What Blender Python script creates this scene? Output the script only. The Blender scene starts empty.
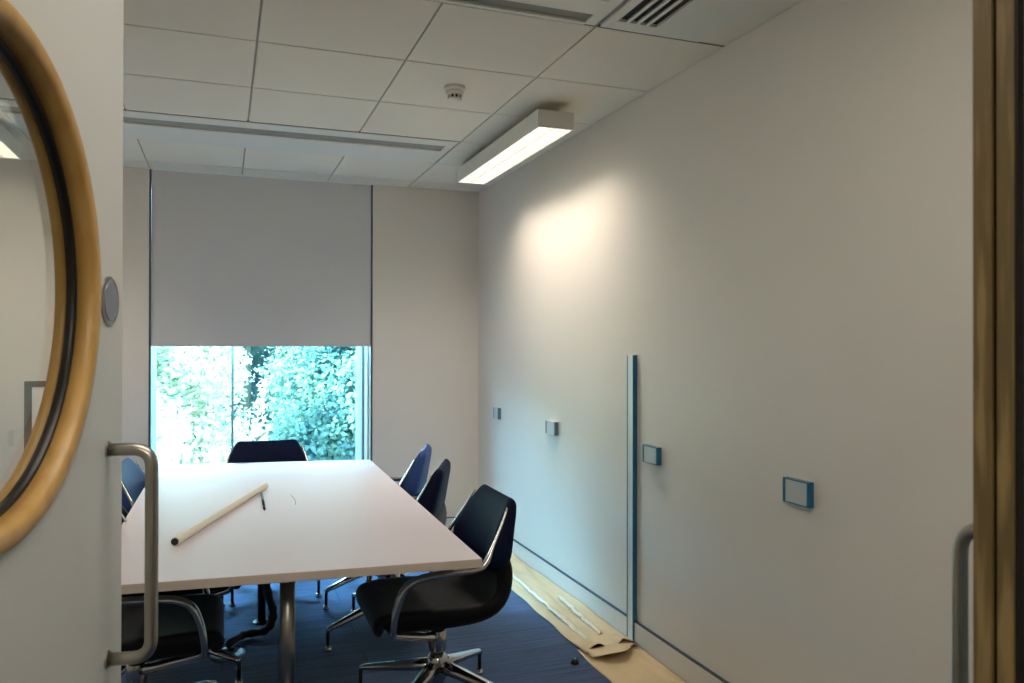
import bpy, bmesh, math, random
from mathutils import Vector, Matrix
random.seed(7)
PI = math.pi
COL = bpy.context.scene.collection
CE = 2.6655      # ceiling height
XW, XL = 1.899, -1.55
YB = 5.924
GX, GY, G = -.476, 2.679, .6

# ------------------------------------------------------------------ materials
def srgb(r, g, b):
    def f(c):
        c /= 255.0
        return c/12.92 if c <= .04045 else ((c+.055)/1.055)**2.4
    return (f(r), f(g), f(b), 1)
MATS = {}
def mat(name, col, rough=.6, metal=0, bump=0, bscale=60, var=0, vscale=3, spec=.5, coat=0, stretch=None, sheen=0):
    m = bpy.data.materials.new(name); m.use_nodes = True
    nt = m.node_tree; N = nt.nodes; L = nt.links
    b = N['Principled BSDF']
    b.inputs['Base Color'].default_value = col
    b.inputs['Roughness'].default_value = rough
    b.inputs['Metallic'].default_value = metal
    b.inputs['Specular IOR Level'].default_value = spec
    b.inputs['Coat Weight'].default_value = coat
    b.inputs['Sheen Weight'].default_value = sheen
    tc = N.new('ShaderNodeTexCoord')
    mp = N.new('ShaderNodeMapping'); L.new(tc.outputs['Object'], mp.inputs['Vector'])
    if stretch: mp.inputs['Scale'].default_value = stretch
    if var:
        n = N.new('ShaderNodeTexNoise'); n.inputs['Scale'].default_value = vscale; n.inputs['Detail'].default_value = 4
        L.new(mp.outputs[0], n.inputs['Vector'])
        mx = N.new('ShaderNodeMix'); mx.data_type = 'RGBA'
        mx.inputs['A'].default_value = tuple(c*(1-var) for c in col[:3])+(1,)
        mx.inputs['B'].default_value = tuple(min(1, c*(1+var)) for c in col[:3])+(1,)
        L.new(n.outputs['Fac'], mx.inputs['Factor']); L.new(mx.outputs['Result'], b.inputs['Base Color'])
    if bump:
        n = N.new('ShaderNodeTexNoise'); n.inputs['Scale'].default_value = bscale; n.inputs['Detail'].default_value = 3
        L.new(mp.outputs[0], n.inputs['Vector'])
        bp = N.new('ShaderNodeBump'); bp.inputs['Strength'].default_value = bump; bp.inputs['Distance'].default_value = .01
        L.new(n.outputs['Fac'], bp.inputs['Height']); L.new(bp.outputs[0], b.inputs['Normal'])
    return m

M = {}
M['wall'] = mat('wall_paint', srgb(226, 220, 208), .55, bump=.06, bscale=90, var=.02)
M['tile'] = mat('ceiling_tile', srgb(230, 222, 206), .9, bump=.15, bscale=300, var=.02)
M['gap'] = mat('tile_gap', srgb(176, 172, 162), .9, bump=.02)
M['white_metal'] = mat('white_metal', srgb(222, 220, 210), .45, bump=.02)
M['slot'] = mat('slot_grey', srgb(150, 148, 140), .8, bump=.02)
M['black'] = mat('black_void', srgb(22, 22, 22), .7, bump=.02)
M['skirt'] = mat('skirting_paint', srgb(216, 212, 204), .5, bump=.03)
M['groove'] = mat('shadow_gap', srgb(70, 76, 86), .8, bump=.02)
M['table'] = mat('table_laminate', srgb(228, 222, 227), .42, bump=.015, bscale=200, spec=.45)
M['table_edge'] = mat('table_edge', srgb(205, 190, 172), .5, bump=.02)
M['chrome'] = mat('polished_aluminium', srgb(196, 194, 190), .16, 1, var=.03)
M['steel'] = mat('brushed_steel', srgb(172, 168, 158), .3, 1, bump=.05, bscale=40, stretch=(30, 30, 1))
M['dark_metal'] = mat('dark_metal', srgb(40, 38, 36), .35, .8, bump=.02)
M['fabric'] = mat('navy_black_upholstery', srgb(8, 9, 15), .6, bump=.12, bscale=500, spec=.2, sheen=.05)
M['fabric2'] = mat('blue_black_upholstery', srgb(8, 19, 48), .6, bump=.1, bscale=500, spec=.12, sheen=0)
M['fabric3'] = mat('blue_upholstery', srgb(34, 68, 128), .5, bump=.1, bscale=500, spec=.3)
M['leaf_paint'] = mat('door_paint', srgb(206, 208, 202), .42, bump=.03, bscale=30)
M['slate'] = mat('door_dark_face', srgb(128, 142, 150), .5, bump=.03)  # same white door paint, with the corridor shade put into the colour
M['blind'] = mat('blind_cloth', srgb(208, 208, 206), .85, bump=.05, bscale=900)
M['channel'] = mat('blind_channel', srgb(82, 84, 84), .5, .3, bump=.02)
M['tape'] = mat('blue_masking_film', srgb(28, 112, 150), .4, bump=.1, bscale=80, var=.15, vscale=30)
M['tape_dim'] = mat('teal_grey_film', srgb(84, 124, 138), .4, bump=.1, bscale=80, var=.15, vscale=30)
M['plate'] = mat('masked_plate', srgb(196, 200, 198), .4, bump=.05)
M['post'] = mat('post_white_plastic', srgb(216, 226, 228), .35, bump=.03)
M['tube'] = mat('paper_tube', srgb(238, 232, 214), .55, bump=.04)
M['plastic_white'] = mat('white_plastic', srgb(226, 224, 214), .4, bump=.02)
M['rubber'] = mat('black_rubber', srgb(16, 16, 17), .55, bump=.1, bscale=200)
M['gasket'] = mat('black_gasket', srgb(20, 17, 14), .35, bump=.05)
M['disc'] = mat('blue_grey_disc', srgb(122, 130, 150), .35, .4, bump=.02)
M['bark'] = mat('bark', srgb(160, 170, 150), .9, bump=.5, bscale=20, var=.3)
M['soil'] = mat('lawn', srgb(120, 120, 116), .95, bump=.4, bscale=5, var=.3)  # grey paving, kept neutral so that bounced light is not green
M['jamb'] = mat('frame_paint', srgb(176, 176, 170), .5, bump=.02)
M['jamb_dark'] = mat('shadow_line_grey', srgb(112, 108, 100), .9, bump=.02)  # dark tone for strips painted as shade along ceiling panel edges
M['alu_pale'] = mat('pale_aluminium_frame', srgb(224, 240, 236), .4, 0, bump=.02)
M['corridor_floor'] = mat('corridor_carpet', srgb(60, 64, 74), .95, bump=.3, bscale=300)

def carpet():
    m = mat('plank_carpet', srgb(60, 72, 108), .95, bump=.5, bscale=420, sheen=.1)
    nt = m.node_tree; N = nt.nodes; L = nt.links; b = N['Principled BSDF']
    tc = N.new('ShaderNodeTexCoord'); mp = N.new('ShaderNodeMapping'); L.new(tc.outputs['Object'], mp.inputs['Vector'])
    br = N.new('ShaderNodeTexBrick'); L.new(mp.outputs[0], br.inputs['Vector'])
    br.inputs['Color1'].default_value = srgb(52, 76, 112); br.inputs['Color2'].default_value = srgb(60, 85, 121)
    br.inputs['Mortar'].default_value = srgb(38, 56, 86)
    br.inputs['Scale'].default_value = 1; br.inputs['Brick Width'].default_value = 1.0; br.inputs['Row Height'].default_value = .25
    br.inputs['Mortar Size'].default_value = .004; br.offset = .37
    n = N.new('ShaderNodeTexNoise'); n.inputs['Scale'].default_value = 1
    mp2 = N.new('ShaderNodeMapping'); mp2.inputs['Scale'].default_value = (3, 60, 1)
    L.new(tc.outputs['Object'], mp2.inputs['Vector']); L.new(mp2.outputs[0], n.inputs['Vector']); n.inputs['Detail'].default_value = 5
    r = N.new('ShaderNodeMapRange'); r.inputs['From Min'].default_value = .3; r.inputs['From Max'].default_value = .7
    r.inputs['To Min'].default_value = .6; r.inputs['To Max'].default_value = 1.35
    L.new(n.outputs['Fac'], r.inputs['Value'])
    mx = N.new('ShaderNodeVectorMath'); mx.operation = 'SCALE'
    L.new(br.outputs['Color'], mx.inputs[0]); L.new(r.outputs[0], mx.inputs['Scale'])
    L.new(mx.outputs[0], b.inputs['Base Color'])
    return m
M['carpet'] = carpet()

def oak(name, c1, c2, axis='Z', rough=.45):
    m = mat(name, c1, rough, bump=.05, bscale=120)
    nt = m.node_tree; N = nt.nodes; L = nt.links; b = N['Principled BSDF']
    tc = N.new('ShaderNodeTexCoord'); mp = N.new('ShaderNodeMapping')
    mp.inputs['Scale'].default_value = {'Z': (14, 14, 1.2), 'R': (3, 20, 3)}[axis]
    L.new(tc.outputs['Object'], mp.inputs['Vector'])
    w = N.new('ShaderNodeTexWave'); w.inputs['Scale'].default_value = 2.2; w.inputs['Distortion'].default_value = 6
    w.inputs['Detail'].default_value = 3; w.inputs['Detail Scale'].default_value = 1.6
    L.new(mp.outputs[0], w.inputs['Vector'])
    cr = N.new('ShaderNodeValToRGB'); cr.color_ramp.elements[0].color = c2; cr.color_ramp.elements[1].color = c1
    cr.color_ramp.elements[0].position = .05; cr.color_ramp.elements[1].position = .6
    L.new(w.outputs['Fac'], cr.inputs['Fac']); L.new(cr.outputs[0], b.inputs['Base Color'])
    return m
M['oak'] = oak('oak_lipping', srgb(158, 134, 84), srgb(116, 96, 56))
M['oak_ring'] = oak('oak_ring', srgb(192, 152, 86), srgb(184, 144, 78), 'R', .36)

def paper():
    m = mat('kraft_paper', srgb(206, 184, 142), .6, bump=.5, bscale=14, var=.12, vscale=4)
    return m
M['paper'] = paper()
M['film'] = mat('thin_white_sheet', srgb(224, 211, 182), .35, bump=.5, bscale=18, var=.08)

def glass(name, tint, refl=.06, rough=0):
    m = bpy.data.materials.new(name); m.use_nodes = True
    nt = m.node_tree; N = nt.nodes; L = nt.links; N.remove(N['Principled BSDF'])
    o = N['Material Output']
    t = N.new('ShaderNodeBsdfTransparent'); t.inputs['Color'].default_value = tint
    g = N.new('ShaderNodeBsdfGlossy'); g.inputs['Roughness'].default_value = rough
    fr = N.new('ShaderNodeFresnel'); fr.inputs['IOR'].default_value = 1.35
    mx = N.new('ShaderNodeMixShader')
    mu = N.new('ShaderNodeMath'); mu.operation = 'MULTIPLY'; mu.inputs[1].default_value = refl*10
    L.new(fr.outputs[0], mu.inputs[0]); L.new(mu.outputs[0], mx.inputs[0])
    L.new(t.outputs[0], mx.inputs[1]); L.new(g.outputs[0], mx.inputs[2]); L.new(mx.outputs[0], o.inputs[0])
    return m
M['glass_win'] = glass('tinted_window_glass', (.78, .94, .95, 1), .05)
M['glass_door'] = glass('door_glass', (.96, .97, .95, 1), .02)

def emit(name, col, s):
    m = bpy.data.materials.new(name); m.use_nodes = True
    nt = m.node_tree; N = nt.nodes; L = nt.links; b = N['Principled BSDF']
    b.inputs['Base Color'].default_value = (.9, .9, .88, 1)
    b.inputs['Emission Color'].default_value = col; 
    n = N.new('ShaderNodeTexNoise'); n.inputs['Scale'].default_value = 6
    r = N.new('ShaderNodeMapRange'); r.inputs['To Min'].default_value = s*.85; r.inputs['To Max'].default_value = s*1.15
    L.new(n.outputs['Fac'], r.inputs['Value']); L.new(r.outputs[0], b.inputs['Emission Strength'])
    return m
M['diffuser'] = emit('lit_diffuser', (1, .95, .86, 1), 3)

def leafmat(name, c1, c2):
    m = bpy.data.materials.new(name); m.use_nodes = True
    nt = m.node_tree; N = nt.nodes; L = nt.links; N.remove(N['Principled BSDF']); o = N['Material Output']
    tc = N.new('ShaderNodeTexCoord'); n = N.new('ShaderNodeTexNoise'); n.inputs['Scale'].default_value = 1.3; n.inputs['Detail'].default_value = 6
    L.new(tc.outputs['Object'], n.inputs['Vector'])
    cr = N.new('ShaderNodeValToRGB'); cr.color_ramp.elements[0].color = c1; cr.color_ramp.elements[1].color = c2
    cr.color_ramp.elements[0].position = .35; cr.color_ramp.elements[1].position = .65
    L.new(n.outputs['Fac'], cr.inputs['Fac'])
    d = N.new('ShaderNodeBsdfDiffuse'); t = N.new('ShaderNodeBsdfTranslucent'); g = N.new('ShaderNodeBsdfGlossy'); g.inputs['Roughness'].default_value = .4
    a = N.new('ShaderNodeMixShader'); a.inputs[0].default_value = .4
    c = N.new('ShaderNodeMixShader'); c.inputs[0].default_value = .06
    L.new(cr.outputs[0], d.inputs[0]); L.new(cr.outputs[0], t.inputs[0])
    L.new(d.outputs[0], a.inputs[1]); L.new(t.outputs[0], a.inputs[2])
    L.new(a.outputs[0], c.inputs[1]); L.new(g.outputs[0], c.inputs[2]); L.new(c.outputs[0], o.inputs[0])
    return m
M['leaf_bright'] = leafmat('bright_leaves', srgb(208, 224, 200), srgb(250, 252, 240))  # sunlit overexposure put into the leaf colour
M['leaf_dark'] = leafmat('shaded_leaves', srgb(74, 142, 158), srgb(156, 204, 190))  # shade put into the leaf colour, darker and bluer

# ------------------------------------------------------------------ helpers
def obj(name, bm, m, parent=None, smooth=False, bevel=0, seg=2, sub=0, recalc=True):
    if recalc: bmesh.ops.recalc_face_normals(bm, faces=bm.faces)
    me = bpy.data.meshes.new(name); bm.to_mesh(me); bm.free()
    for k in (m if isinstance(m, (list, tuple)) else [m]): me.materials.append(k)
    o = bpy.data.objects.new(name, me); COL.objects.link(o)
    if parent: o.parent = parent
    if smooth:
        for p in me.polygons: p.use_smooth = True
    if bevel:
        b = o.modifiers.new('b', 'BEVEL'); b.width = bevel; b.segments = seg; b.limit_method = 'ANGLE'; b.angle_limit = .6
    if sub:
        s = o.modifiers.new('s', 'SUBSURF'); s.levels = sub; s.render_levels = sub
    return o
def empty(name, label, cat, loc=(0, 0, 0), rz=0, group=None):
    o = bpy.data.objects.new(name, None); COL.objects.link(o); o.location = loc; o.rotation_euler = (0, 0, rz)
    o.empty_display_size = .1
    o['label'] = label; o['category'] = cat
    if group: o['group'] = group
    return o
def tag(o, label, cat, group=None):
    o['label'] = label; o['category'] = cat
    if group: o['group'] = group
    return o
def sempty(name, loc=(0, 0, 0), rz=0):
    o = bpy.data.objects.new(name, None); COL.objects.link(o); o.location = loc; o.rotation_euler = (0, 0, rz); o['kind'] = 'structure'
    return o
def struct(name, bm, m, parent=None, **k):
    o = obj(name, bm, m, parent, **k)
    if not parent: o['kind'] = 'structure'
    return o
def B(): return bmesh.new()
def box(bm, x0, x1, y0, y1, z0, z1, mi=0):
    v = [bm.verts.new(p) for p in [(x0,y0,z0),(x1,y0,z0),(x1,y1,z0),(x0,y1,z0),(x0,y0,z1),(x1,y0,z1),(x1,y1,z1),(x0,y1,z1)]]
    for f in [(0,3,2,1),(4,5,6,7),(0,1,5,4),(1,2,6,5),(2,3,7,6),(3,0,4,7)]:
        q = bm.faces.new([v[i] for i in f]); q.material_index = mi
    return bm
def tube(bm, pts, r, n=12, closed_ends=True, flat=None):
    """swept tube through pts; r number or list; flat=(a,b) ellipse factors (side, up)"""
    P = [Vector(p) for p in pts]; k = len(P)
    R = r if isinstance(r, (list, tuple)) else [r]*k
    rings = []; prev = None
    for i in range(k):
        t = (P[min(i+1, k-1)]-P[max(i-1, 0)]).normalized()
        if prev is None:
            up = Vector((0, 0, 1)) if abs(t.z) < .9 else Vector((0, 1, 0))
            s = t.cross(up).normalized()
        else:
            s = (prev - t*prev.dot(t)).normalized()
        prev = s; u = s.cross(t)
        fa, fb = flat if flat else (1, 1)
        rings.append([bm.verts.new(P[i]+s*(math.cos(2*PI*j/n)*R[i]*fa)+u*(math.sin(2*PI*j/n)*R[i]*fb)) for j in range(n)])
    for i in range(k-1):
        for j in range(n):
            bm.faces.new([rings[i][j], rings[i][(j+1) % n], rings[i+1][(j+1) % n], rings[i+1][j]])
    if closed_ends:
        bm.faces.new(rings[0][::-1]); bm.faces.new(rings[-1])
    return bm
def rounded(pts, r=.03, n=5):
    """polyline with filleted corners"""
    P = [Vector(p) for p in pts]; out = [P[0]]
    for i in range(1, len(P)-1):
        a, b, c = P[i-1], P[i], P[i+1]
        d1 = (a-b); d2 = (c-b); q = min(r, d1.length*.45, d2.length*.45)
        s = b+d1.normalized()*q; e = b+d2.normalized()*q
        for k in range(n+1):
            t = k/n; out.append(s*(1-t)**2+b*2*t*(1-t)+e*t*t)
    out.append(P[-1]); return out
def lathe(bm, prof, n=32, axis='z', c=(0, 0, 0), closed=False, mi=0):
    rings = []
    for (r, h) in prof:
        ring = []
        for j in range(n):
            a = 2*PI*j/n
            if axis == 'z': p = (c[0]+r*math.cos(a), c[1]+r*math.sin(a), c[2]+h)
            elif axis == 'y': p = (c[0]+r*math.cos(a), c[1]+h, c[2]+r*math.sin(a))
            ring.append(bm.verts.new(p))
        rings.append(ring)
    k = len(rings)
    for i in range(k if closed else k-1):
        a, b = rings[i], rings[(i+1) % k]
        for j in range(n):
            f = bm.faces.new([a[j], a[(j+1) % n], b[(j+1) % n], b[j]]); f.material_index = mi
    if not closed:
        bm.faces.new(rings[0][::-1]); bm.faces.new(rings[-1])
    return bm

# ------------------------------------------------------------------ room shell
b = B(); box(b, XL-.1, XW+.1, .40, 6.25, -.1, 0); struct('floor', b, M['carpet'])
b = B(); box(b, XW, XW+.12, .40, 6.30, 0, CE+.15); struct('wall_right', b, M['wall'])
b = B(); box(b, XL-.12, XL, .40, 6.30, 0, CE+.15); struct('wall_left', b, M['wall'])
WX0, WX1, SILL = -.479, 1.061, .12
b = B()
box(b, XL, WX0, YB, 6.25, 0, CE+.15); box(b, WX1, XW, YB, 6.25, 0, CE+.15); box(b, WX0, WX1, YB, 6.25, 0, SILL)
box(b, WX0, WX1, YB, 6.25, CE, CE+.15)
struct('wall_back', b, M['wall'])
DX0, DX1 = -.335, 1.53
b = B()
box(b, XL, DX0, .42, .52, 0, CE+.15); box(b, DX1, XW, .42, .52, 0, CE+.15); box(b, DX0, DX1, .42, .52, 2.2, CE+.15)
struct('wall_front', b, M['wall'])
# door frame
b = B(); box(b, DX0-.05, DX0+.018, .40, .54, 0, 2.2); box(b, DX1-.012, DX1+.05, .40, .54, 0, 2.2); box(b, DX0-.05, DX1+.05, .40, .54, 2.17, 2.24)
struct('trim_1', b, M['oak'], bevel=.003)

# ceiling: real tiles with shadow gaps over a darker backing
b = B()
box(b, XL, XW, .52, YB, CE+.008, CE+.15, 1)
xs = [XL]+[GX+G*i for i in range(-1, 4)]+[XW]
ys = [.52]+[GY+G*j for j in range(-3, 6)]+[YB]
gp = .0045
for i in range(len(xs)-1):
    for j in range(len(ys)-1):
        if 1 <= i <= 4 and any(abs(ys[j]-q) < .01 for q in (GY+3*G, GY-G)): continue   # service beams sit here
        if i == 5 and abs(ys[j]-(GY-G)) < .01:                                        # grille row
            box(b, xs[i]+gp+.44, xs[i+1]-.002, ys[j]+gp, ys[j+1]-gp, CE, CE+.008); continue
        x1 = xs[i+1]-(gp if i < 5 else .002); x0 = xs[i]+(gp if i else .002)
        box(b, x0, x1, ys[j]+gp, ys[j+1]-gp, CE, CE+.008)
# the wide T strips that close the ends of the beams
struct('ceiling', b, [M['tile'], M['gap']])

# skirting
b = B(); box(b, XW-.014, XW, .54, YB, 0, .108); struct('baseboard_right', b, M['skirt'], bevel=.002)
b = B(); box(b, XW-.0145, XW, .54, YB, .1082, .1135); struct('trim_2', b, M['groove'])  # dark strip painted as the shade in the gap above the skirting
b = B(); box(b, WX1+.002, XW-.016, YB-.014, YB, 0, .108); struct('baseboard_back', b, M['skirt'], bevel=.002)
b = B(); box(b, WX1+.002, XW-.016, YB-.0145, YB, .1082, .114); struct('trim_3', b, M['groove'])  # same painted gap shade along the back skirting
b = B(); box(b, XL, XL+.014, .54, YB, 0, .108); struct('baseboard_left', b, M['skirt'], bevel=.002)
b = B(); box(b, XW-.0155, XW-.0138, 2.52, 2.523, 0, .108); struct('trim_4', b, M['groove'])

# window: frame, mullion, pane
w = sempty('window_1', (0, 0, 0))
YG = 6.12
M['frosted'] = leafmat('frosted_frame', srgb(214, 236, 228), srgb(224, 240, 234))  # pale translucent material gives the plain frame its window glare
M['frosted_white'] = leafmat('frosted_white', srgb(236, 240, 226), srgb(244, 246, 236))  # daylight glare on the reveal, put into a translucent strip
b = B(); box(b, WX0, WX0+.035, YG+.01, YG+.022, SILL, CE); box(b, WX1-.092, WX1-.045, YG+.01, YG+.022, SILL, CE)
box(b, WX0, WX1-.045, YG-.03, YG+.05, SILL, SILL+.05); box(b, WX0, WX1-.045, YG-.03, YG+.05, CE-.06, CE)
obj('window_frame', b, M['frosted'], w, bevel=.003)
b = B(); box(b, WX1-.045, WX1-.038, YG-.05, YG+.05, SILL, CE); obj('seal', b, M['channel'], w)
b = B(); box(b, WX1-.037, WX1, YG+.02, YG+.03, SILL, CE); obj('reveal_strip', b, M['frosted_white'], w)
b = B(); box(b, .058, .076, YG-.012, YG+.04, SILL+.05, CE-.06); obj('mullion', b, mat('mullion_grey', srgb(150, 188, 192), .5, bump=.02), w, bevel=.002)
b = B(); box(b, WX0+.035, .058, YG+.008, YG+.014, SILL+.05, CE-.06); box(b, .076, WX1-.092, YG+.008, YG+.014, SILL+.05, CE-.06)
obj('pane', b, M['glass_win'], w)

# blind
t = empty('roller_blind', 'pale grey roller blind pulled halfway down over the window', 'blind', (0, YB, 0))
b = B(); box(b, WX0+.0135, WX1-.0135, .014, .0165, 1.462, CE-.001); obj('cloth', b, M['blind'], t)
b = B(); box(b, WX0+.0135, WX1-.0135, .008, .022, 1.444, 1.462); obj('bottom_rail', b, M['blind'], t, bevel=.003)
for sx in (WX0+.001, WX1-.013):
    b = B(); box(b, sx, sx+.012, .002, .03, SILL, CE-.001); obj('side_channel', b, M['channel'], t)

# corridor behind and around the camera
b = B(); box(b, -2.5, 3, -1.6, .40, -.1, 0); struct('floor_corridor', b, M['corridor_floor'])
b = B(); box(b, -2.5, 3, -1.6, .42, 2.6, 2.7); struct('ceiling_corridor', b, M['tile'])
b = B(); box(b, -2.5, 3, -1.7, -1.6, 0, 2.6); box(b, -2.6, -2.5, -1.6, .42, 0, 2.6); box(b, 3, 3.1, -1.6, .42, 0, 2.6)
box(b, -2.5, XL-.12, .40, .52, 0, 2.6); box(b, XW+.12, 3, .40, .52, 0, 2.6); struct('wall_corridor', b, M['wall'])

# ------------------------------------------------------------------ doors
def leaf_with_hole(bm, W, Hh, T, cx, cz, R, n=64):
    def perim(a):
        c, s = math.cos(a), math.sin(a); ts = []
        if c > 1e-9: ts.append((W-cx)/c)
        if c < -1e-9: ts.append(-cx/c)
        if s > 1e-9: ts.append((Hh-cz)/s)
        if s < -1e-9: ts.append((.006-cz)/s)
        t_ = min(ts); return (cx+c*t_, cz+s*t_)
    angs = [2*PI*j/n for j in range(n)]
    for (px, pz) in [(W, Hh), (0, Hh), (0, .006), (W, .006)]:
        angs.append(math.atan2(pz-cz, px-cx) % (2*PI))
    angs = sorted(angs); n = len(angs); V = []
    for y in (0, T):
        inn = [bm.verts.new((cx+R*math.cos(a), y, cz+R*math.sin(a))) for a in angs]
        out = [bm.verts.new((perim(a)[0], y, perim(a)[1])) for a in angs]
        V.append((inn, out))
    for j in range(n):
        k = (j+1) % n
        for (inn, out) in V: bm.faces.new([inn[j], inn[k], out[k], out[j]])
        bm.faces.new([V[0][0][j], V[0][0][k], V[1][0][k], V[1][0][j]])
        bm.faces.new([V[0][1][j], V[0][1][k], V[1][1][k], V[1][1][j]])
def pull(parent, x, ysurf, sgn, z0, z1, r=.0095, off=.062):
    pts = rounded([(x-.0, ysurf, z1-r), (x, ysurf+sgn*off, z1-r), (x, ysurf+sgn*off, z0+r), (x, ysurf, z0+r)], .03, 7)
    b = B(); tube(b, pts, r, 16); h = obj('pull_handle', b, M['steel'], parent, smooth=True)
    for z in (z1-r, z0+r):
        bb = B(); lathe(bb, [(.013, 0), (.013, sgn*.003)], 20, 'y', (x, ysurf, z)); obj('collar', bb, M['steel'], h, smooth=False)
    return h
def ring_parts(parent, cx, cz, T):
    prof = [(.2915, 0), (.2915, -.007), (.288, -.009), (.274, -.009), (.269, -.005), (.265, .015), (.279, .015), (.279, 0)]
    b = B(); lathe(b, prof, 96, 'y', (cx, 0, cz), closed=True); r1 = obj('porthole_ring', b, M['oak_ring'], parent, smooth=True)
    prof = [(.295, T), (.295, T+.007), (.291, T+.009), (.270, T+.009), (.265, T+.004), (.263, .028), (.278, .028), (.278, T)]
    b = B(); lathe(b, prof, 96, 'y', (cx, 0, cz), closed=True); obj('porthole_ring', b, M['oak_ring'], parent, smooth=True)
    b = B(); lathe(b, [(.265, .0152), (.261, .0155), (.261, .0275), (.265, .0278), (.278, .0278), (.278, .0152)], 96, 'y', (cx, 0, cz), closed=True)
    obj('gasket', b, M['gasket'], parent, smooth=True)
    b = B(); lathe(b, [(.262, .0190), (.262, .0240)], 96, 'y', (cx, 0, cz)); obj('porthole_glass', b, M['glass_door'], parent)
TH = .036
dang = math.atan2(.984, .177)
d1 = sempty('door_1', (-.31, .47, 0), dang)
b = B(); leaf_with_hole(b, .913, 2.16, TH, .5, 1.53, .279); obj('door_leaf', b, M['leaf_paint'], d1)
ring_parts(d1, .5, 1.53, TH)
pull(d1, .845, 0, -1, .981, 1.311)
pull(d1, .845, TH, 1, .981, 1.311)
b = B(); lathe(b, [(.037, 0), (.037, -.0025), (.033, -.0045), (.031, -.003)], 40, 'y', (.848, 0, 1.522)); sd = obj('sign_disc', b, M['steel'], d1, smooth=False)
b = B(); lathe(b, [(.030, -.0028), (.029, -.0042)], 40, 'y', (.848, 0, 1.522)); obj('disc_face', b, M['disc'], sd)
for z in (.25, 1.1, 1.95):
    b = B(); lathe(b, [(.007, 0), (.007, .1)], 12, 'z', (-.004, .045, z)); obj('hinge', b, M['steel'], d1, smooth=True)
d2 = sempty('door_2', (.59, .4446, 0), 0)
T2 = .0392; W2 = .905
b = B(); leaf_with_hole(b, W2, 2.16, T2, .405, 1.53, .279)
for v in b.verts:
    if v.co.x < .001: v.co.x = .008
obj('door_leaf', b, M['slate'], d2)
b = B(); box(b, 0, .008, .003, .0175, .006, 2.16); obj('edge_lipping', b, M['oak'], d2)
b = B(); box(b, 0, .008, .0222, T2, .006, 2.16); obj('edge_lipping', b, M['oak'], d2)
b = B(); box(b, .003, .008, .0175, .0222, .006, 2.16); obj('smoke_seal', b, M['gasket'], d2)
b = B(); box(b, .001, .008, .0, .003, .006, 2.16); obj('edge_bead', b, M['gasket'], d2)
ring_parts(d2, .405, 1.53, T2)
pull(d2, .059, T2, 1, .966, 1.297, r=.0068)
for z in (.25, 1.1, 1.95):
    b = B(); lathe(b, [(.007, 0), (.007, .1)], 12, 'z', (W2+.006, .045, z)); obj('hinge', b, M['steel'], d2, smooth=True)

# ------------------------------------------------------------------ ceiling fittings
def beam(label, y0, y1, slots, x0=GX-G+.005, x1=GX+3*G-.055):
    t = empty('service_beam', label, 'ceiling panel', ((x0+x1)/2, (y0+y1)/2, CE), 0, 'long service beams in the ceiling')
    cx, cy = (x0+x1)/2, (y0+y1)/2
    edges = sorted([y0+.008]+[v for s in slots for v in s]+[y1-.008])
    b = B()
    for a, c in zip(edges[::2], edges[1::2]):
        box(b, x0-cx, x1-cx, a-cy, c-cy, -.004, .007)
    box(b, x1-cx, x1-cx+.045, y0+.008-cy, y1-.008-cy, -.001, .007)
    obj('face_panel', b, M['white_metal'], t, bevel=.002)
    for s in slots:
        b = B(); 
        box(b, x0-cx, x1-cx, s[0]-cy, s[1]-cy, .006, .0075); 
        obj('air_slot', b, M['slot'], t)
        b = B(); box(b, x0-cx, x1-cx, s[0]-cy-.001, s[0]-cy+.010, -.004, .006); obj('slot_lip', b, M['white_metal'], t)
    for yy in (y0+.0005, y1-.0075):
        b = B(); box(b, x0-cx, x1-cx+.045, yy-cy, yy+.007-cy, .0, .0068); obj('shadow_line', b, M['jamb_dark'], t)
    return t
beam('long slotted panel across the ceiling above the far end of the table', GY+3*G, GY+4*G, [(4.592, 4.735)])
beam('slotted panel at the top edge of the ceiling, ending beside the air grille', GY-G, GY, [(2.565, 2.65), (2.44, 2.46)])

t = empty('air_grille', 'rectangular ceiling air grille with black slots by the right wall', 'vent', (1.545, 2.38, CE))
gx0, gx1, gy0, gy1 = 1.334-1.545, 1.768-1.545, 2.084-2.38, 2.662-2.38
s0 = 1.372-1.545
b = B()
box(b, gx0, s0, gy0, gy1, -.006, .007); box(b, s0+.165, gx1, gy0, gy1, -.006, .007)
box(b, s0, s0+.165, gy1-.07, gy1, -.006, .007); box(b, s0, s0+.165, gy0, gy0+.05, -.006, .007)
obj('grille_frame', b, M['white_metal'], t, bevel=.002)
b = B(); box(b, gx0, XW-.003-1.545, gy1+.006, gy1+.018, -.001, .0072); obj('shadow_line', b, M['jamb_dark'], t)
b = B(); box(b, s0, s0+.165, gy0+.05, gy1-.07, .0055, .0075); obj('grille_void', b, M['black'], t)
for k in range(1, 4):
    b = B(); x = s0+.165*k/4
    v = [b.verts.new(p) for p in [(x-.007, gy0+.05, -.005), (x+.005, gy0+.05, -.007), (x+.007, gy0+.05, .005), (x-.004, gy0+.05, .005)]]
    v2 = [b.verts.new((p.co.x, gy1-.07, p.co.z)) for p in v]
    b.faces.new(v); b.faces.new(v2[::-1])
    for q in range(4): b.faces.new([v[q], v2[q], v2[(q+1) % 4], v[(q+1) % 4]])
    obj('slat', b, M['white_metal'], t)

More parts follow.
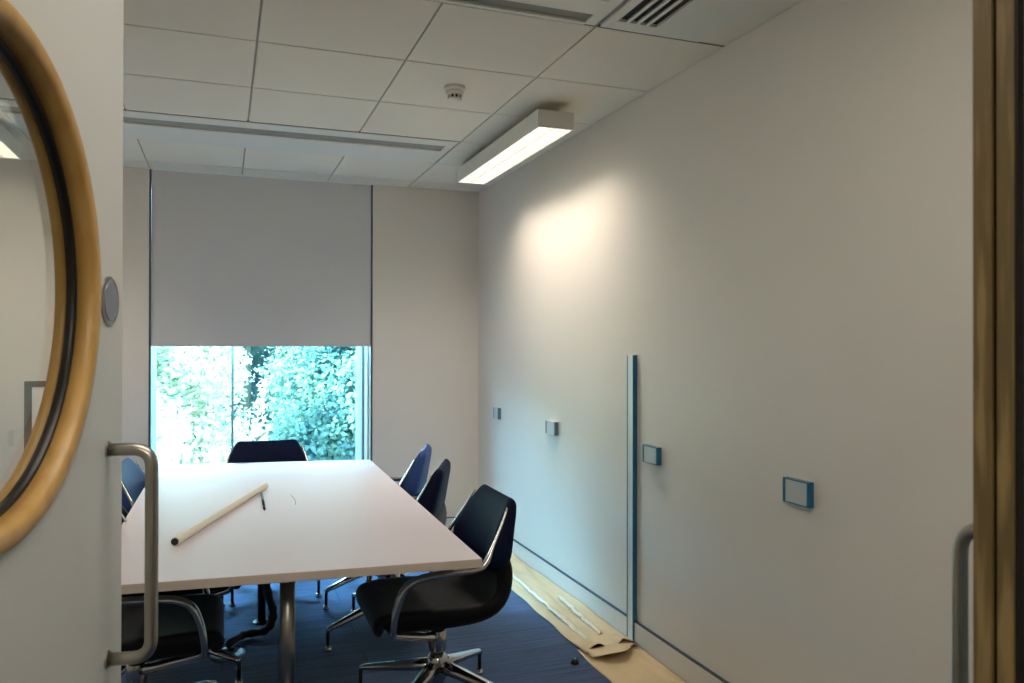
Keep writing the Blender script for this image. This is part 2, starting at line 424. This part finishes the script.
t = empty('smoke_detector', 'small round white smoke detector on the ceiling tiles', 'smoke detector', (1.016, 3.54, CE))
b = B(); lathe(b, [(.050, 0), (.050, -.012), (.046, -.018), (.043, -.020)], 32); obj('base', b, M['plastic_white'], t, smooth=True, bevel=0)
b = B(); lathe(b, [(.042, -.020), (.041, -.034), (.036, -.040)], 32); obj('body', b, M['plastic_white'], t, smooth=True)
b = B(); lathe(b, [(.031, -.0395), (.031, -.055)], 32); obj('sensor_core', b, M['black'], t)
for k in range(10):
    a = 2*PI*k/10; b = B(); box(b, .030, .035, -.004, .004, -.056, -.039)
    bmesh.ops.rotate(b, verts=b.verts, cent=(0, 0, 0), matrix=Matrix.Rotation(a, 3, 'Z')); obj('rib', b, M['plastic_white'], t)
b = B(); lathe(b, [(.034, -.055), (.033, -.060), (.020, -.064)], 32); obj('cap', b, M['plastic_white'], t, smooth=True)

def fixture(label, cx, cy, Lh=.715, Wh=.098):
    t = empty('ceiling_light', label, 'light', (cx, cy, CE), 0, 'long box ceiling lights')
    zt, zb = -.045, -.132
    b = B()
    box(b, -Wh, -Wh+.008, -Lh, Lh, zb, zt); box(b, Wh-.008, Wh, -Lh, Lh, zb, zt)
    box(b, -Wh+.008, Wh-.008, -Lh, -Lh+.008, zb, zt); box(b, -Wh+.008, Wh-.008, Lh-.008, Lh, zb, zt)
    box(b, -Wh+.008, Wh-.008, -Lh+.008, Lh-.008, zt-.008, zt)
    obj('housing', b, M['white_metal'], t, bevel=.002)
    b = B(); box(b, -Wh+.010, Wh-.010, -Lh+.010, Lh-.010, zb+.028, zb+.034); obj('diffuser', b, M['diffuser'], t)
    for k in range(1, 20):
        y = -Lh+.01+(2*Lh-.02)*k/20; b = B(); box(b, -Wh+.010, Wh-.010, y-.0012, y+.0012, zb+.006, zb+.026); obj('louvre', b, M['white_metal'], t)
    b = B(); box(b, -.002, .002, -Lh+.01, Lh-.01, zb+.004, zb+.026); obj('centre_fin', b, M['white_metal'], t)
    for y in (-.55, .55):
        b = B(); tube(b, [(0, y, zt), (0, y, 0)], .008, 10); obj('hanger', b, M['white_metal'], t)
    ld = bpy.data.lights.new('tube_lamp', 'AREA'); ld.shape = 'RECTANGLE'; ld.size = 2*Wh-.04; ld.size_y = 2*Lh-.06
    ld.energy = 12.5; ld.color = (1, .86, .74); ld.spread = math.radians(130)
    lo = bpy.data.objects.new('tube_lamp', ld); COL.objects.link(lo); lo.parent = t; lo.location = (0, 0, zb-.002)
    return t
fixture('lit long white box light hanging below the ceiling near the right wall', 1.549, 4.29)
fixture('long white box light near the left wall, seen through the porthole', -1.20, 4.56)

# ------------------------------------------------------------------ wall fittings on the right wall
def socket(label, y0, y1, z0, z1, d, side, border):
    cy = (y0+y1)/2; cz = (z0+z1)/2
    t = empty('masked_socket', label, 'wall socket', (XW, cy, cz), 0, 'masked sockets along the right wall')
    hy, hz = (y1-y0)/2, (z1-z0)/2
    b = B(); box(b, -d, 0, -hy+.002, hy-.002, -hz+.002, hz-.002); obj('plate', b, M['plate'], t, bevel=.002)
    b = B(); box(b, -d-.001, 0, -hy-.001, -hy+.002, -hz, hz); box(b, -d-.0012, -d, -hy-.001, -hy+.008, -hz, hz); obj('tape_strip', b, side, t)
    b = B(); box(b, -d-.001, 0, hy-.002, hy+.001, -hz, hz); box(b, -d-.0012, -d, hy-.012, hy+.001, -hz, hz); obj('tape_strip', b, side, t)
    b = B(); box(b, -d-.001, 0, -hy, hy, hz-.002, hz+.001); box(b, -d-.0012, -d, -hy, hy, hz-.004, hz); obj('tape_strip', b, border, t)
    b = B(); box(b, -d-.001, 0, -hy, hy, -hz-.001, -hz+.002); box(b, -d-.0012, -d, -hy, hy, -hz, -hz+.003); obj('tape_strip', b, border, t)
socket('grey taped socket furthest back, beside the room corner', 5.385, 5.49, .917, .998, .022, M['tape_dim'], M['plate'])
socket('small taped socket left of the blue-edged post, second from the back corner', 4.345, 4.485, .913, .993, .024, M['tape_dim'], M['plate'])
socket('blue taped socket just right of the tall blue-edged post', 3.16, 3.29, .905, .985, .024, M['tape'], M['tape_dim'])
socket('largest blue-edged taped socket, nearest the camera on the right wall', 2.166, 2.295, .903, .988, .022, M['tape'], M['tape_dim'])
t = empty('wall_post', 'tall narrow white post with a blue film edge standing against right wall', 'post', (XW, 3.415, 0))
b = B(); box(b, -.022, -.0146, -.026, .03, .016, 1.405); box(b, -.0146, 0, -.026, .03, .118, 1.405); obj('post_body', b, M['post'], t, bevel=.002)
b = B(); box(b, -.0235, -.0147, -.0285, -.0262, .016, 1.409); box(b, -.0147, 0, -.0285, -.0262, .118, 1.409); obj('blue_film', b, M['tape'], t)
b = B(); box(b, -.024, -.0222, .024, .031, .02, 1.407); obj('edge_line', b, M['tape_dim'], t)

# ------------------------------------------------------------------ paper on the floor
def sheet(name, label, y0, y1, xin0, xin1, amp, seed, zoff, nx=26, ny=120, m=M['paper'], flap=None):
    rnd = random.Random(seed); b = B(); V = []
    ph = [(rnd.uniform(2, 9), rnd.uniform(-5, 5), rnd.uniform(0, 6.28), rnd.uniform(.4, 1)) for _ in range(9)]
    for j in range(ny+1):
        v = j/ny; y = y0+(y1-y0)*v; xi = xin0+(xin1-xin0)*v; row = []
        for i in range(nx+1):
            u = i/nx; x = xi+(XW-.018-xi)*u
            h = 0
            for (fx, fy, p, a) in ph: h += a*abs(math.sin(fx*u*2.2+fy*y*1.3+p))**3
            e = min(1, (u*6))*(1 if v < .97 else (1-v)/.03*1)
            z = zoff+.0015+amp*h*max(0, e)
            if flap: z += flap(u, v)
            row.append(b.verts.new((x+(.004*math.sin(17*y)*(1-u)), y, z)))
        V.append(row)
    for j in range(ny):
        for i in range(nx): b.faces.new([V[j][i], V[j][i+1], V[j+1][i+1], V[j+1][i]])
    o = obj(name, b, m, smooth=True)
    s = o.modifiers.new('t', 'SOLIDIFY'); s.thickness = .0008; s.offset = 1
    tag(o, label, 'floor paper', 'protective sheets along the right wall'); return o
sheet('floor_paper', 'smooth tan paper sheet on the carpet, nearer length below the post', .60, 3.42, 1.50, 1.588, .0015, 3, 0)
sheet('floor_paper', 'crinkled tan paper sheet along the foot of the right wall, far length', 3.34, 5.88, 1.600, 1.640, .0045, 8, .0035,
      flap=lambda u, v: .035*max(0, 1-v*14)*(math.sin(u*5.5+.4)**2))
# curled whitish strips over the joint
def film(label, ya, yb, x0, x1, w0, seed):
    rnd = random.Random(seed); b = B(); V = []; n = 46
    jx = [rnd.uniform(-.006, .006) for _ in range(n+1)]; jw = [rnd.uniform(.5, 1.3) for _ in range(n+1)]; jz = [rnd.uniform(0, .010) for _ in range(n+1)]
    for j in range(n+1):
        v = j/n; y = ya+(yb-ya)*v; ww = w0*jw[j]*(1-.5*v); xc = x0+(x1-x0)*v+jx[j]; row = []
        for i in range(7):
            u = i/6
            row.append(b.verts.new((xc+(u-.5)*ww*2, y+.004*rnd.uniform(-1, 1), .020+.013*math.sin(PI*u)+jz[j]*(1 if i % 2 else .2))))
        V.append(row)
    for j in range(n):
        for i in range(6): b.faces.new([V[j][i], V[j][i+1], V[j+1][i+1], V[j+1][i]])
    o = obj('masking_film', b, M['film'], smooth=True); o.modifiers.new('t', 'SOLIDIFY').thickness = .0008
    tag(o, label, 'film', 'crumpled film strips on the tan paper')
film('longer crumpled pale film strip lying along the crinkled tan paper', 3.44, 4.95, 1.665, 1.70, .014, 3)
film('short crumpled pale film strip close to the skirting beside the post', 3.50, 4.10, 1.76, 1.80, .016, 5)
# torn flap beside the post
b = B(); V = []
for j in range(13):
    v = j/12; row = []
    for i in range(11):
        u = i/10
        x = 1.60+.27*u; y = 3.34-.16*v*(.4+.6*math.sin(PI*min(1, u*1.1)))+.06*u
        z = .016+.045*v*math.sin(PI*u)**2+.01*math.sin(9*u)*v+.012*(1-v)
        row.append(b.verts.new((x, y, z)))
    V.append(row)
for j in range(12):
    for i in range(10): b.faces.new([V[j][i], V[j][i+1], V[j+1][i+1], V[j+1][i]])
o = obj('paper_flap', b, M['paper'], smooth=True); o.modifiers.new('t', 'SOLIDIFY').thickness = .0008
tag(o, 'torn raised paper flap on the floor at the foot of the post', 'paper scrap')

t = empty('castor_cap', 'small round black cap lying on the carpet beside the tan paper', 'cap', (1.515, 3.275, .001))
b = B(); lathe(b, [(.018, 0), (.019, .01), (.014, .02), (.006, .023)], 20); obj('shell', b, M['rubber'], t, smooth=True)
b = B(); lathe(b, [(.005, .0231), (.004, .025)], 12, 'z', (0, 0, 0)); obj('pin', b, M['chrome'], t)

# ------------------------------------------------------------------ table
t = empty('meeting_table', 'long white rectangular meeting table with beige edge and round metal legs', 'table', (.24, 3.8, 0))
cor = [(-.385, 2.617), (.820, 2.513), (.866, 4.92), (-.363, 5.13)]
b = B(); lo = [b.verts.new((x-.24, y-3.8, .7095)) for x, y in cor]; hi = [b.verts.new((x-.24, y-3.8, .738)) for x, y in cor]
f = b.faces.new(lo[::-1])
for i in range(4): b.faces.new([lo[i], lo[(i+1) % 4], hi[(i+1) % 4], hi[i]])
b.faces.new(hi)
obj('edge_band', b, M['table_edge'], t, bevel=.0015)
b = B(); box_pts = [(x-.24, y-3.8) for x, y in cor]
cx_ = sum(p[0] for p in box_pts)/4; cy_ = sum(p[1] for p in box_pts)/4
sh = [(cx_+(x-cx_)*.998, cy_+(y-cy_)*.999) for x, y in box_pts]
lo = [b.verts.new((x, y, .7378)) for x, y in sh]; hi = [b.verts.new((x, y, .7392)) for x, y in sh]
b.faces.new(lo[::-1]); b.faces.new(hi)
for i in range(4): b.faces.new([lo[i], lo[(i+1) % 4], hi[(i+1) % 4], hi[i]])
obj('tabletop', b, M['table'], t)
for (x, y, r, mm, rb) in [(.222, 2.95, .027, M['steel'], .19), (.195, 4.33, .021, M['dark_metal'], .045)]:
    b = B(); lathe(b, [(r, .012), (r, .6995)], 32, 'z', (x-.24, y-3.8, 0)); lg = obj('leg', b, mm, t, smooth=True)
    b = B(); lathe(b, [(rb, .0), (rb, .006), (r+.01, .012)], 40, 'z', (x-.24, y-3.8, .001)); obj('foot_plate', b, mm, lg)
    b = B(); box(b, x-.24-.09, x-.24+.09, y-3.8-.09, y-3.8+.09, .700, .7094); obj('top_plate', b, M['dark_metal'], lg)

# tube, pen, hair
ZT = .7394
def rod(p0, p1, r0, r1, n=20):
    b = B(); tube(b, [p0, p1], [r0, r1], n); return b
A, Bp = Vector((-.158, 3.045, ZT+.0155)), Vector((.200, 4.10, ZT+.0155))
t = empty('paper_tube', 'long white cardboard tube lying diagonally across the table', 'tube', (.02, 3.57, ZT)); off = Vector((-.02, -3.57, -ZT))
b = rod(A+off, Bp+off, .0150, .0150, 28); obj('barrel', b, M['tube'], t, smooth=False)
d = (Bp-A).normalized()
b = rod(A+off-d*.006, A+off, .0125, .0125); obj('end_cap', b, M['rubber'], t)
b = rod(Bp+off, Bp+off+d*.004, .013, .013); obj('end_cap', b, M['plastic_white'], t)
b = rod((.176, 3.87, ZT+.006), (.171, 3.60, ZT+.006), .0055, .0055, 12)
t = empty('marker_pen', 'slim dark pen on the table beside the upper end of the white tube', 'pen', (.174, 3.74, ZT)); 
b.free(); b = rod((.002, .20, .0058), (-.002, -.12, .0058), .0055, .0055, 14); obj('pen_barrel', b, M['dark_metal'], t, smooth=True)
b = rod((-.002, -.12, .0058), (-.003, -.175, .0058), .0058, .005, 14); obj('pen_cap', b, M['rubber'], t, smooth=True)
b = B(); tube(b, [(.306, 3.88, ZT+.0012), (.314, 3.80, ZT+.0012), (.315, 3.72, ZT+.0012), (.308, 3.64, ZT+.0012)], .0011, 6)
tag(obj('thread', b, mat('thread_grey', srgb(150, 150, 158), .8, bump=.02), smooth=True), 'thin grey curved thread lying on the white table', 'thread')

# floor box and cable sleeve
t = empty('floor_outlet', 'round pale metal floor outlet lid in the carpet under the table', 'floor outlet', (.027, 3.935, .0))
b = B(); lathe(b, [(.078, .0005), (.078, .006), (.070, .009), (.05, .009)], 40); obj('lid', b, mat('outlet_lid', srgb(150, 166, 184), .3, .6, bump=.02), t)
b = B(); lathe(b, [(.03, .0092), (.03, .012)], 24, 'z', (0, .02, 0)); obj('plug_cover', b, M['rubber'], t)
b = B(); pts = rounded([(.205, 4.12, .705), (.200, 4.12, .42), (.206, 4.10, .24), (.245, 4.08, .12), (.215, 4.08, .035), (.10, 4.12, .022), (.03, 3.97, .034)], .09, 8)
tube(b, pts, [.016+.005*math.sin(i*.7)**2 for i in range(len(pts))], 12, flat=(1.1, .9))
tag(obj('cable_sleeve', b, M['rubber'], smooth=True), 'black cable sleeve trailing from under the table to the floor outlet', 'cable')

# ------------------------------------------------------------------ chair
def shell(bm, prof, widths, wing, thick, dish, ns=14, cor=None):
    """prof: list (x,z) of the upper/front surface; wing: forward/up lift at the edges; returns closed shell"""
    k = len(prof); nrm = []
    for i in range(k):
        a = Vector(prof[max(i-1, 0)]); c = Vector(prof[min(i+1, k-1)]); d = (c-a).normalized()
        nrm.append(Vector((d.y, -d.x)))     # points to the sitter's side after sign fix
    top = []; bot = []
    for i in range(k):
        n = nrm[i]
        if (n.x < 0 and abs(n.x) > .7) or (n.y < 0 and abs(n.y) > abs(n.x)): n = -n
        rt = []; rb = []
        for j in range(ns+1):
            s = -1+2*j/ns; y = widths[i]*s
            lift = wing[i]*abs(s)**2.4 + dish[i]*(s*s)
            tk = thick[i]*(1-.25*abs(s)**5)+lift*.75
            px = prof[i][0]+n.x*lift; pz = prof[i][1]+n.y*lift
            rt.append(bm.verts.new((px, y, pz)))
            rb.append(bm.verts.new((px-n.x*tk, y*(.985 if abs(s) > .99 else 1), pz-n.y*tk)))
        top.append(rt); bot.append(rb)
    for i in range(k-1):
        for j in range(ns):
            bm.faces.new([top[i][j], top[i+1][j], top[i+1][j+1], top[i][j+1]])
            bm.faces.new([bot[i][j], bot[i][j+1], bot[i+1][j+1], bot[i+1][j]])
        bm.faces.new([top[i][0], bot[i][0], bot[i+1][0], top[i+1][0]])
        bm.faces.new([top[i][ns], top[i+1][ns], bot[i+1][ns], bot[i][ns]])
    for j in range(ns):
        bm.faces.new([top[0][j], top[0][j+1], bot[0][j+1], bot[0][j]])
        bm.faces.new([top[-1][j], bot[-1][j], bot[-1][j+1], top[-1][j+1]])
def make_chair(label, loc, rz):
    t = empty('swivel_chair', label, 'chair', loc, rz, 'dark swivel chairs around the meeting table')
    # seat: from the rounded front lip back and up into the lower back
    prof = [(.268, .372), (.290, .395), (.298, .43), (.285, .458), (.25, .470), (.15, .468), (.03, .458), (-.08, .450), (-.145, .455), (-.180, .476), (-.196, .52), (-.198, .57), (-.194, .62), (-.192, .645)]
    wid = [.185, .205, .218, .228, .235, .242, .244, .240, .236, .234, .230, .228, .236, .242]
    wing = [0, 0, 0, .004, .008, .014, .02, .025, .025, .022, .018, .022, .035, .04]
    thick = [.03, .06, .08, .088, .09, .085, .08, .070, .062, .060, .062, .066, .06, .04]
    dish = [0]*14
    b = B(); shell(b, prof, wid, wing, thick, dish); obj('seat', b, M['fabric'], t, smooth=True, sub=1)
    prof = [(-.176, .590), (-.172, .615), (-.177, .65), (-.192, .70), (-.212, .76), (-.232, .81), (-.247, .845), (-.257, .858)]
    wid = [.215, .252, .262, .250, .228, .208, .190, .172]
    wing = [.03, .055, .058, .05, .036, .022, .012, .008]
    thick = [.05, .072, .078, .072, .062, .052, .042, .026]
    b = B(); shell(b, prof, wid, wing, thick, [0]*8); obj('backrest', b, M['fabric2'], t, smooth=True, sub=1)
    for s in (-1, 1):
        # one cast arm: up the back edge, forward as armrest, down and in under the seat
        pts = [(-.222, s*.208, .828), (-.190, s*.228, .765), (-.152, s*.248, .70), (-.122, s*.264, .650), (-.085, s*.272, .625),
               (.0, s*.277, .622), (.10, s*.277, .616), (.165, s*.274, .600), (.20, s*.270, .565), (.222, s*.264, .50), (.232, s*.256, .43),
               (.226, s*.236, .405), (.19, s*.19, .382), (.10, s*.10, .335), (.02, s*.03, .300)]
        rr = [.004, .006, .008, .014, .017, .017, .017, .0175, .0175, .0165, .016, .017, .018, .019, .02]
        P = []; Q = []
        V_ = [Vector(p) for p in pts]
        for i in range(len(V_)-1):
            p0, p1, p2, p3 = V_[max(i-1, 0)], V_[i], V_[i+1], V_[min(i+2, len(V_)-1)]
            for q in range(3):
                u = q/3
                P.append(.5*((2*p1)+(p2-p0)*u+(2*p0-5*p1+4*p2-p3)*u*u+(3*p1-p0-3*p2+p3)*u**3)); Q.append(rr[i]*(1-u)+rr[i+1]*u)
        P.append(V_[-1]); Q.append(rr[-1])
        b = B(); tube(b, P, Q, 10, flat=(1.0, .8)); obj('arm', b, M['chrome'], t, smooth=True)
    b = B(); lathe(b, [(.034, .235), (.037, .242), (.037, .300), (.034, .318), (.028, .322)], 24); obj('hub', b, M['chrome'], t, smooth=True, bevel=.002)
    b = B(); box(b, -.09, .09, -.08, .08, .350, .392); box(b, -.03, .03, -.03, .03, .318, .352); obj('mounting_plate', b, M['rubber'], t, bevel=.01)
    b = B(); lathe(b, [(.026, .19), (.026, .246)], 24); obj('column', b, M['dark_metal'], t, smooth=True)
    b = B(); lathe(b, [(.02, .05), (.024, .105), (.040, .13), (.044, .19), (.038, .215), (.028, .225)], 24); obj('base_hub', b, M['chrome'], t, smooth=True)
    for k in range(4):
        a = PI/4+k*PI/2; c, s = math.cos(a), math.sin(a)
        pts = [(.02, .176), (.10, .160), (.20, .138), (.30, .117), (.352, .106), (.366, .101), (.372, .088)]
        b = B(); tube(b, [(c*r, s*r, z) for r, z in pts], [.036, .032, .026, .021, .018, .016, .012], 10, flat=(1, .75))
        lg = obj('leg', b, M['chrome'], t, smooth=True)
        b = B(); tube(b, [(c*.371, s*.371, .094), (c*.371, s*.371, .018)], .0085, 10); obj('foot_post', b, M['dark_metal'], lg, smooth=True)
        b = B(); lathe(b, [(.018, .001), (.019, .009), (.012, .02)], 16, 'z', (c*.371, s*.371, 0)); obj('glide', b, M['chrome'], lg, smooth=True)
    return t
def copy_tree(o, parent=None):
    c = o.copy(); COL.objects.link(c); c.parent = parent
    for ch in list(o.children): copy_tree(ch, c)
    return c
R_ = math.radians
proto = make_chair('dark swivel chair at the near right corner of the white table', (.810, 3.06, 0), R_(180))
spots = [('dark swivel chair on the right side, between the near corner chair and the farthest one', (.815, 3.96, 0), R_(158)),
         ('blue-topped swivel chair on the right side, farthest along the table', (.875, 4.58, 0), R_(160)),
         ('dark swivel chair at the far end of the table, before the window', (.262, 4.92, 0), R_(-90)),
         ('dark swivel chair under the near left end of the table, behind the door handle', (-.287, 3.11, 0), R_(0)),
         ('black swivel chair on the left side, half hidden by the door edge', (-.235, 3.79, 0), R_(10)),
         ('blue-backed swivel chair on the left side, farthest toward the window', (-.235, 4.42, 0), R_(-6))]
for lb, loc, rz in spots:
    c = copy_tree(proto); c.location = loc; c.rotation_euler.z = rz; c['label'] = lb
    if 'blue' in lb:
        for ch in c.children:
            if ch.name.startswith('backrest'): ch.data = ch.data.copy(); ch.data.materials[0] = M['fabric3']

# ------------------------------------------------------------------ flip chart at back left, seen through the porthole
t = empty('flip_chart', 'grey framed flip chart easel in the far left corner, seen through porthole', 'flip chart', (-.95, 5.45, 0))
b = B(); box(b, -.13, .25, -.006, .0, .72, 1.20); obj('pad', b, mat('pad_paper', srgb(226, 226, 222), .7, bump=.03), t)
b = B(); box(b, -.17, -.13, -.012, .008, .66, 1.235); box(b, .25, .29, -.012, .008, .66, 1.235); box(b, -.13, .25, -.012, .008, 1.2, 1.235); obj('frame', b, M['channel'], t, bevel=.002)
for x, y in ((-.14, -.12), (.26, -.12), (.06, .28)):
    b = B(); tube(b, [(x, y, .005), (x*.95, .012, .70)], .009, 10); obj('leg', b, M['channel'], t, smooth=True)

# ------------------------------------------------------------------ outside
b = B(); box(b, -30, 30, 6.5, 60, -4.2, -4.0); struct('ground_outside', b, M['soil'])
def tree(label, cx, cy, cz, rx, ry, rz_, nleaf, size, m, seed, clumps):
    rnd = random.Random(seed)
    t = empty('tree', label, 'tree', (cx, cy, -4), 0, 'leafy trees outside the window')
    b = B(); tube(b, [(0, 0, 0), (.1, 0, 2), (0, .1, 4), (.1, 0, cz+4+rz_*.3)], [.18, .15, .12, .04], 10)
    for k in range(9):
        a = rnd.uniform(0, 6.28); h = rnd.uniform(2.2, cz+4); l = rnd.uniform(.5, .9)
        tube(b, [(0.05, 0, h), (math.cos(a)*rx*l*.5, math.sin(a)*ry*l*.5, h+.35), (math.cos(a)*rx*l, math.sin(a)*ry*l, h+.6)], [.05, .03, .01], 6)
    obj('trunk', b, M['bark'], t, smooth=True)
    C = []
    for k in range(clumps):
        while True:
            p = Vector((rnd.uniform(-1, 1), rnd.uniform(-1, 1), rnd.uniform(-1, 1)))
            if .25 < p.length < 1: break
        C.append((Vector((p.x*rx, p.y*ry, p.z*rz_+cz+4)), rnd.uniform(.28, .55)))
    vs = []; fs = []
    for i in range(nleaf):
        c, r = C[rnd.randrange(clumps)]
        d = Vector((rnd.gauss(0, 1), rnd.gauss(0, 1), rnd.gauss(0, 1))).normalized()
        p = c+d*r*rnd.uniform(.6, 1.05)
        ax = Vector((rnd.gauss(0, 1), rnd.gauss(0, 1), rnd.gauss(0, .6)-.4)).normalized()
        si = ax.cross(d+Vector((rnd.gauss(0, .5), rnd.gauss(0, .5), .3))).normalized()
        L_ = size*rnd.uniform(.7, 1.3); W_ = L_*.36; q = len(vs)
        up = ax.cross(si)
        for a_, s_, u_ in [(0, 0, 0), (.35, .9, .04), (.7, .7, .03), (1, 0, -.1), (.7, -.7, .03), (.35, -.9, .04)]:
            vs.append(p+ax*L_*a_+si*W_*s_+up*L_*u_)
        fs.append((q, q+1, q+2, q+3)); fs.append((q, q+3, q+4, q+5))
    me = bpy.data.meshes.new('foliage'); me.from_pydata(vs, [], fs); me.materials.append(m)
    o = bpy.data.objects.new('foliage', me); COL.objects.link(o); o.parent = t
    return t
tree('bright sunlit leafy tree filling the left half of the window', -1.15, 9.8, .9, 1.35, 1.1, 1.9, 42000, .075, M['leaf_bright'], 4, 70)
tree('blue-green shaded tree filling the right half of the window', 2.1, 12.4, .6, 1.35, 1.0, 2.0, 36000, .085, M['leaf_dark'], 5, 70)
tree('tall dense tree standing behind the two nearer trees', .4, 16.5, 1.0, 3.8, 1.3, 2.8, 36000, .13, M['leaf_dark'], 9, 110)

# ------------------------------------------------------------------ light
W = bpy.data.worlds.new('sky'); bpy.context.scene.world = W; W.use_nodes = True
nt = W.node_tree; bg = nt.nodes['Background']
tc = nt.nodes.new('ShaderNodeTexCoord'); sp = nt.nodes.new('ShaderNodeSeparateXYZ'); cr = nt.nodes.new('ShaderNodeValToRGB')
nt.links.new(tc.outputs['Generated'], sp.inputs[0]); nt.links.new(sp.outputs['Z'], cr.inputs['Fac']); nt.links.new(cr.outputs[0], bg.inputs['Color'])
cr.color_ramp.elements[0].color = (.92, .97, 1, 1); cr.color_ramp.elements[1].color = (.35, .6, 1, 1)
bg.inputs['Strength'].default_value = 4.5
def lamp(name, kind, loc, rot, energy, color, **k):
    # the sun, and added fill lamps that have no fitting
    l = bpy.data.lights.new(name, kind); l.energy = energy; l.color = color
    for a, v in k.items(): setattr(l, a, v)
    o = bpy.data.objects.new(name, l); COL.objects.link(o); o.location = loc
    if isinstance(rot, Vector): o.rotation_euler = rot.to_track_quat('-Z', 'Y').to_euler()
    else: o.rotation_euler = rot
    return o
lamp('sun', 'SUN', (0, 0, 10), Vector((.75, .45, -.75)), 27, (1, .95, .86), angle=.02)
lamp('room_lamp', 'AREA', (.3, 1.25, CE-.03), Vector((0, .1, -1)), 19, (1, .91, .83), shape='RECTANGLE', size=1.6, size_y=1.0)  # added fill out of view, no ceiling fixture here
lamp('skylight_left', 'AREA', (-1.7, 8.3, 2.85), Vector((.62, -.72, -.38)), 1150, (.36, .66, 1), shape='RECTANGLE', size=3.2, size_y=1.8)  # added area lamp outside, stands in for sky light on the wall
lamp('skylight_front', 'AREA', (.6, 8.3, 3.4), Vector((-.02, -.72, -.62)), 1100, (.30, .62, 1), shape='RECTANGLE', size=3.0, size_y=1.4)  # second added area lamp, boosts daylight on table and floor
lamp('corridor_lamp', 'AREA', (.2, -1.0, 2.55), Vector((0, .15, -1)), 20, (1, .93, .82), shape='RECTANGLE', size=1.2, size_y=.3)  # added fill behind the camera, not a known corridor fitting

# ------------------------------------------------------------------ camera
cd = bpy.data.cameras.new('camera'); cam = bpy.data.objects.new('camera', cd); COL.objects.link(cam)
f, yaw, pitch, roll = 784.87, .3529, .0044, .0016
cd.sensor_width = 36; cd.lens = f*36/1024; cd.clip_start = .02; cd.clip_end = 200
Fv = Vector((math.sin(yaw)*math.cos(pitch), math.cos(yaw)*math.cos(pitch), math.sin(pitch)))
Rv = Vector((math.cos(yaw), -math.sin(yaw), 0)); Uv = Rv.cross(Fv)
R2 = Rv*math.cos(roll)+Uv*math.sin(roll); U2 = Uv*math.cos(roll)-Rv*math.sin(roll)
mt = Matrix((R2, U2, -Fv)).transposed().to_4x4(); mt.translation = Vector((0, 0, 1.458)); cam.matrix_world = mt
cd.dof.use_dof = True; cd.dof.focus_distance = 3.6; cd.dof.aperture_fstop = 10
sc = bpy.context.scene; sc.camera = cam
sc.view_settings.view_transform = 'Standard'; sc.view_settings.look = 'None'; sc.view_settings.exposure = .1
